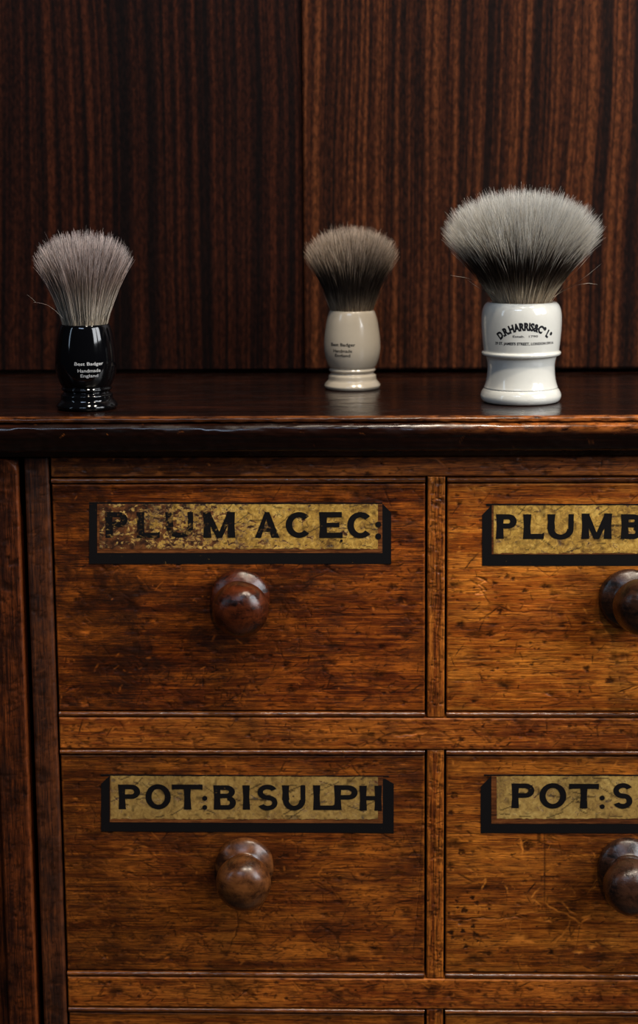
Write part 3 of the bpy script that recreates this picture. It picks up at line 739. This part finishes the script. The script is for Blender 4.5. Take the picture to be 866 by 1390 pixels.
kA = at(326,812,YF); kB = at(853,812,YF); kC = at(332,1174,YF); kD = at(851,1174,YF)
dA, fA = drawer('drawer', XL, XD0, *ROW[0], MAT['drawer_a'], 51, kn=(kA.x, kA.z, .0020, 0), setup=marks_a, kmat=MAT['knob_a'], klabel='chipped glossy red-brown turned knob', label='dark red-brown drawer whose gilt label reads PLUM ACEC, its left half flaking')
dB, fB = drawer('drawer', XD1, XR, *ROW[0], MAT['drawer_b'], 52, kn=(kB.x, kB.z, .0040, .0012), setup=marks_b, kmat=MAT['knob_b'], klabel='almost black chipped turned knob', label='golden brown drawer whose gilt label begins PLUMB', scr=(300,120,120))
dC, fC = drawer('drawer', XL, XD0, *ROW[1], MAT['drawer_c'], 53, kn=(kC.x, kC.z, .0012, -.0004), setup=marks_c, kmat=MAT['knob_c'], klabel='smooth mid-brown turned knob', label='brown drawer whose gilt label reads POT:BISULPH')
dD, fD = drawer('drawer', XD1, XR, *ROW[1], MAT['drawer_d'], 54, kn=(kD.x, kD.z, -.0012, -.0024), setup=marks_d, kmat=MAT['knob_b'], klabel='almost black chipped turned knob', label='worn golden drawer with ink-like spots whose gilt label begins POT:S', scr=(300,120,140))
for x0, x1, sd, m in ((XL, XD0, 55, 'drawer_c'), (XD1, XR, 56, 'drawer_d')):
    drawer('drawer', x0, x1, *ROW[2], MAT[m], sd, kn=((x0+x1)/2, ROW[2][0]+.070), kmat=MAT['knob_c'], scr=(150,60,60))

def lab(fix, *a):
    before = set(C.objects)
    painted_label(None, YF, *a)
    for o in set(C.objects)-before: fix(o)
# PLUM ACEC:
lab(fA, [[(121,765.5),(531,765.5),(531,748),(121,748)], [(121,685),(121,752),(135,752),(135,684)], [(515,752),(531,752),(531,696),(519.5,684),(515,684)], [(121,681.6),(519,682.2),(519,684.5),(121,684.2)]],
    [(132,684),(519,684),(519,750.5),(132,750.5)], [(135,684),(513,684.5),(513,745),(135,745)], '',
    [('P',144,173,695,730),('L',187,216,695,730),('U',226,262,695,730),('M',277,318,695,730),('A',346,379,695,730),('C',388,424,695,730),('E',434.5,465,695,730),('C',471.5,507,695,730.5),(':',513.5,4.2,712,728),(':',463.5,1.8,734,734)], [], MAT['gold_a'], MAT['letter_a'], 9.2)
# PLUMB
lab(fB, [[(654.5,768),(1064,768),(1064,751),(654.5,752)], [(654.5,699),(654.5,756),(669,755),(669,686.5),(667,686.5)], [(1050,752),(1064,752),(1064,699),(1052,687),(1050,687)], [(660,684),(1052,684),(1052,686.2),(660,686.5)]],
    [(667.5,686),(1051,686),(1051,752.5),(667.5,752.5)], [(670,686),(1046,686),(1046,750.5),(670,751)], '',
    [('P',674,701.5,698,731.5),('L',711,738.5,698,731.5),('U',743.5,779,698,732.5),('M',790,830,697,731.5),('B',843.5,872,698,731.5)], [], MAT['gold_b'], MAT['letter'], 9.0)
# POT:BISULPH
lab(fC, [[(137.3,1128.5),(534.5,1131),(534.5,1115.5),(137.3,1114)], [(137.3,1064),(137.3,1120),(149,1120),(149,1053)], [(519.5,1120),(534.5,1120),(534.5,1064),(522.5,1057),(519.5,1057)], [(137,1051.2),(528,1053.2),(528,1054.6),(137,1053)]],
    [(149,1053.5),(519.5,1054.5),(519.5,1117.5),(149,1116)], [(150,1053),(513,1054.5),(513,1112),(150,1111.5)], '',
    [('P',162,190,1065,1098.5),('O',198,231.5,1064.5,1098.5),('T',234,275,1065,1098.5),(':',278,3.6,1083.5,1096),('B',291,320,1066,1099),('I',330.5,340,1066,1099),('S',350,376.5,1065,1100),('U',384,414.5,1066,1100),('L',426,454,1066,1099.5),('P',454.5,485.5,1066,1099.5),('H',489,517.5,1066.5,1100)], [], MAT['gold_c'], MAT['letter'], 8.6)
# POT:S
lab(fD, [[(652.5,1131),(1062,1131),(1062,1117),(652.5,1117.5)], [(652.5,1068),(652.5,1122),(667.5,1122),(667.5,1053)], [(1048,1120),(1062,1120),(1062,1066),(1050,1054),(1048,1054)], [(657,1051.4),(1052,1051.4),(1052,1053.2),(657,1053.2)]],
    [(667,1053.5),(1048,1053.5),(1048,1118),(667,1118)], [(674,1053.4),(1044,1053.4),(1044,1111),(674.5,1111)], '',
    [('P',695,725.5,1063.5,1097),('O',732,769,1063,1097.5),('T',772,813,1064,1097),(':',817.4,3.6,1083,1095),('S',832,859,1063,1097.5)], [], MAT['gold_d'], MAT['letter'], 8.8)

# ------------------------------------------------------------------ neighbouring cabinet on the left
cab = empty('cabinet', (-.33, .09, 0), 'dark wooden cabinet with worn door edge, left of the drawer chest', 'cabinet')
bm = bmesh.new()
for (a0,a1,c0,c1,d0,d1) in ((-.2215,-.2105,.020,.205,0,.9255),(-.45,-.439,.020,.205,0,.9255),(-.439,-.2215,.195,.205,0,.9255),(-.439,-.2215,.020,.195,.905,.9255),(-.439,-.2215,.020,.195,.04,.055),(-.439,-.2215,.020,.195,.50,.512)):
    for v in bmesh.ops.create_cube(bm, size=1)['verts']:
        v.co = Vector(((a0+a1)/2+v.co.x*(a1-a0), (c0+c1)/2+v.co.y*(c1-c0), (d0+d1)/2+v.co.z*(d1-d0)))
me = bpy.data.meshes.new('carcass'); bm.to_mesh(me); bm.free(); me.materials.append(MAT['dark'])
o = bpy.data.objects.new('carcass', me); C.objects.link(o); o.parent = cab; o.matrix_parent_inverse = Matrix.Translation(-cab.location)
door = bpy.data.objects.new('door', None); C.objects.link(door); door.location = (-.33, .01, .05); door.parent = cab; door.matrix_parent_inverse = Matrix.Translation(-cab.location)
bpy.context.view_layer.update()
def dfix(o): o.parent = door; o.matrix_parent_inverse = door.matrix_world.inverted(); return o
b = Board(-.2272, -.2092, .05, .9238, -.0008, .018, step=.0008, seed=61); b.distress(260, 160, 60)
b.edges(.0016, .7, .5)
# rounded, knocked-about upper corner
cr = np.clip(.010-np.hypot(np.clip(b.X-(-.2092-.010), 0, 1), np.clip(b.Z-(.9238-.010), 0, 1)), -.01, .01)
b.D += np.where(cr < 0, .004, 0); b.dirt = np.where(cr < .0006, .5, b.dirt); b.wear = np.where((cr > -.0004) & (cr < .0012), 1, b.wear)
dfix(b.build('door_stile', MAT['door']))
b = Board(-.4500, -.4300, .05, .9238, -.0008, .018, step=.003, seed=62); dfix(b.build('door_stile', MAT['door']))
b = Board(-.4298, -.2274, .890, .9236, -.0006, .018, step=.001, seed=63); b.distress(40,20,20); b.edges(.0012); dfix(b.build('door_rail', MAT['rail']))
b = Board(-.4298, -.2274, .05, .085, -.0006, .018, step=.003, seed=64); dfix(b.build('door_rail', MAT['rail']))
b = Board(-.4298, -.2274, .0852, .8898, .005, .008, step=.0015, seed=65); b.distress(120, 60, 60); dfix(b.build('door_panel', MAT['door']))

# ------------------------------------------------------------------ shaving brushes
def text_mesh(txt, size, bold=.0):
    cu = bpy.data.curves.new('t', 'FONT'); cu.body = txt; cu.size = size; cu.align_x = 'CENTER'; cu.align_y = 'CENTER'
    cu.offset = bold; cu.resolution_u = 3
    o = bpy.data.objects.new('t', cu); me = bpy.data.meshes.new_from_object(o)
    V = np.array([v.co[:] for v in me.vertices]); Fc = [tuple(p.vertices) for p in me.polygons]
    bpy.data.objects.remove(o); bpy.data.curves.remove(cu); bpy.data.meshes.remove(me)
    return V, Fc

def wrap_text(name, items, prof, centre, a_view, mat, parent):
    """items: (text, x offset, height on the handle, target width, target height, bend radius)"""
    Pz = prof[:,1]; Pr = prof[:,0]; o_ = np.argsort(Pz); Pz = Pz[o_]; Pr = Pr[o_]
    AV, AF = [], []
    def add(V, Fc):
        # subdivide nothing: glyph pieces are tiny
        ang = a_view + V[:,0]/np.interp(V[:,1], Pz, Pr)
        r = np.interp(V[:,1], Pz, Pr)+.00006
        k = len(AV)
        AV.extend(zip(centre[0]+r*np.cos(ang), centre[1]+r*np.sin(ang), centre[2]+V[:,1]))
        AF.extend([tuple(i+k for i in f) for f in Fc])
    for txt, dx, z, wd, ht, arc, bold in items:
        V, Fc = text_mesh(txt, 1.0, bold)
        mn, mx = V.min(0), V.max(0)
        V = (V-(mn+mx)/2)*np.array([wd/(mx[0]-mn[0]), ht/(mx[1]-mn[1]), 0])
        if arc:
            th = V[:,0]/arc; rr = arc+V[:,1]
            V = np.stack([rr*np.sin(th), rr*np.cos(th)-arc, 0*th], -1)
        V[:,0] += dx; V[:,1] += z
        add(V, Fc)
    return mesh_obj(name, AV, AF, mat, parent)

def bristles(name, n, R0_, zb, R1, z_edge, H, mat, parent, centre, seed, rad=.00006, droop=.0, strays=()):
    r = np.random.default_rng(seed)
    u = r.random(n); rho = np.sqrt(u); phi = r.random(n)*2*pi
    rho = np.clip(rho+.0, 0, 1)
    # root and tip
    clump = smooth_noise((64,256),(14,60),r)
    cl = clump[(rho*63).astype(int), ((phi/(2*pi))*255).astype(int)]
    rr0 = R0_*rho**.9; tr = rho**.92
    ztip = z_edge+(H-z_edge)*np.sqrt(np.clip(1-tr**2.15, 0, 1))
    rt = R1*tr
    j = r.normal(0, .030, n); j = np.where(r.random(n) < .35, j-r.random(n)*.25, j) + (cl-.5)*.05
    sc_ = 1+j
    phi_t = phi+r.normal(0, .05, n)+(cl-.5)*.12
    m = 6; T = np.linspace(0, 1, m)
    root = np.stack([rr0*np.cos(phi), rr0*np.sin(phi), np.full(n, -.002)], -1)
    tip = np.stack([rt*np.cos(phi_t), rt*np.sin(phi_t), ztip], -1); tip = root+(tip-root)*sc_[:,None]
    L = np.linalg.norm(tip-root, axis=1)
    bend = (.10*rho)[:,None]*np.stack([np.cos(phi), np.sin(phi), -.3*np.ones(n)], -1)*L[:,None]
    wav = r.normal(0, 1, (n,3))*L[:,None]*.018
    pts = []
    for t in T:
        s_ = 4*t*(1-t)
        # hairs rise steeply first and then fan outwards
        p = root+(tip-root)*t - bend*s_*.55 + wav*s_
        pts.append(p)
    pts = np.stack(pts, 1)                                  # n, m, 3
    if len(strays):
        ex = np.array([[np.interp(T, np.linspace(0,1,len(s_)), [q[a] for q in s_]) for a in range(3)] for s_ in strays]).transpose(0,2,1)
        pts = np.concatenate([pts, ex]); n = len(pts)
    d = pts[:,-1]-pts[:,0]; d /= np.linalg.norm(d, axis=1)[:,None]
    a = np.cross(d, r.normal(0,1,(n,3))); a /= np.linalg.norm(a, axis=1)[:,None]; c = np.cross(d, a)
    taper = np.array([1.0,1.1,1.1,1.0,.75,.25])*rad
    V = np.empty((n, m, 3, 3))
    for k in range(3):
        th = 2*pi*k/3
        V[:,:,k] = pts + (a*cos(th)+c*sin(th))[:,None]*taper[None,:,None]
    idx = np.arange(n*m*3).reshape(n,m,3); nx_ = np.roll(idx, -1, 2)
    Fq = np.stack([idx[:,:-1], nx_[:,:-1], nx_[:,1:], idx[:,1:]], -1).reshape(-1,4)
    V = V.reshape(-1,3)+np.array(centre)+np.array([0,0,zb])
    al = np.broadcast_to(T[None,:,None], (n,m,3)).ravel(); rn = np.broadcast_to(r.random(n)[:,None,None], (n,m,3)).ravel()
    o = mesh_obj(name, V, Fq, mat, parent, True, {'along': al, 'rnd': rn})
    return o

SMALL = [(.0001,0,1),(.0155,0,1),(.0164,.0004),(.0171,.0014),(.0172,.0024),(.0162,.0040),(.0151,.0052,1),(.0148,.0060),(.0147,.0074),(.0145,.0084),(.0135,.0092,1),(.0130,.0101,1),(.0139,.0108),(.0143,.0117),(.0138,.0126,1),(.0138,.0131,1),(.0147,.0144),
         (.0161,.0180),(.0170,.0220),(.0173,.0262),(.0171,.0310),(.0165,.0360),(.0156,.0415),(.0145,.0457),(.0137,.0476),(.0132,.0480,1),(.0126,.0479,1),(.0124,.0460,1),(.0001,.0455)]
BIG = [(.0001,0,1),(.0205,0,1),(.0222,.0006),(.0233,.0020),(.0237,.0038),(.0232,.0058),(.0223,.0074),(.0217,.0080,1),(.0214,.0082,1),(.0216,.0088,1),(.0210,.0105),(.0203,.0135),(.0198,.0175),(.0197,.0215),(.0201,.0245),(.0208,.0268),(.0212,.0274,1),
       (.0226,.0277),(.0232,.0286),(.0231,.0295),(.0222,.0302,1),(.0221,.0306,1),(.0226,.0345),(.0231,.0400),(.0234,.0450),(.0234,.0500),(.0229,.0540),(.0218,.0568),(.0203,.0583),(.0190,.0587,1),(.0180,.0585,1),(.0176,.0560,1),(.0001,.0555)]

def base_at(u, v, r_): p = at(u, v, Z=ZT); return (p.x, p.y+r_, ZT)
def brush(uv, prof, mat, rb, scale, label, group=None, name='shaving_brush'):
    c = base_at(*uv, rb*scale)
    e = empty(name, c, label, 'shaving brush', group)
    P = fine_profile(prof, 6)*scale
    lathe('handle', P, mat, e, c, 'Z', 128)
    return e, c, P

# camera-side bearing of each handle (printed text faces the front)
def front_angle(c, off=0): return math.atan2(CAM.y-c[1], CAM.x-c[0])+off

G = 'shaving brushes on the worktop'
e1, c1, P1 = brush((112.5,559.5), SMALL, MAT['black'], .0160, 1.045, 'shaving brush with glossy black handle and pale fanned bristles, leftmost of the three', G)
k = .424/1000
fa = front_angle(c1, .0)
z_ = lambda v, vb, s: (vb-v)*s
wrap_text('lettering', [('Best Badger', .0018, .0280, .0172, .0025, 0, .010), ('Handmade', .0018, .0243, .0136, .0020, 0, .008), ('England', .0018, .0210, .0104, .0024, 0, .008)], P1, c1, fa, MAT['ink_white'], e1)
def st(*pts): return [tuple(q/1000 for q in p) for p in pts]
bristles('bristles', 3600, .0129, .0500, .0297, .0335, .0528, MAT['hair_black'], e1, c1, 11, .000125,
         strays=[st((-8,-8,0),(-14,-12,8),(-20,-14,13),(-27,-15,14)), st((-26,-14,14),(-28,-14,16),(-31,-14,18.5)), st((9,-8,1),(14,-9,8),(19,-9,13),(20,-9,19))])

e2, c2, P2 = brush((477.8,531.5), SMALL, MAT['ivory'], .0160, 1.04, 'shaving brush with ivory handle and dark brown bristles, in the middle of the worktop', G)
fa = front_angle(c2)
wrap_text('lettering', [('Best Badger', -.0064, .0292, .0168, .0027, 0, .022), ('Handmade', -.0064, .0256, .0128, .0021, 0, .02), ('England', -.0064, .0224, .0104, .0026, 0, .02)], P2, c2, fa, MAT['ink'], e2)
bristles('bristles', 5200, .0129, .0498, .0306, .0315, .0514, MAT['hair_ivory'], e2, c2, 12, .00012)

e3, c3, P3 = brush((710.7,551.5), BIG, MAT['white'], .0220, 1.02, 'large shaving brush with white handle and wide silver bristles, rightmost of three', G)
fa = front_angle(c3)
wrap_text('lettering', [('D.R.HARRIS&C° L°', .0024, .0470, .0366, .0052, .0250, .06),
    ("29 ST. JAMES'S STREET, LONDON SW1A", .0026, .0366, .0384, .0022, 0, .035), ('Estab.  1790', .0024, .0412, .0150, .0013, 0, .015)], P3, c3, fa, MAT['ink'], e3)
bristles('bristles', 13000, .0152, .0587, .0478, .0365, .0652, MAT['hair_white'], e3, c3, 13, .000120,
         strays=[st((13,-10,1),(19,-14,6),(28,-15,11),(36,-15,13),(43,-15,12)), st((-12,-12,1),(-19,-16,9),(-30,-18,16),(-43,-18,18)), st((-14,-9,1),(-18,-12,6),(-26,-13,10),(-33,-13,15)),st((14,-9,1),(22,-12,8),(33,-14,14),(45,-14,24))])
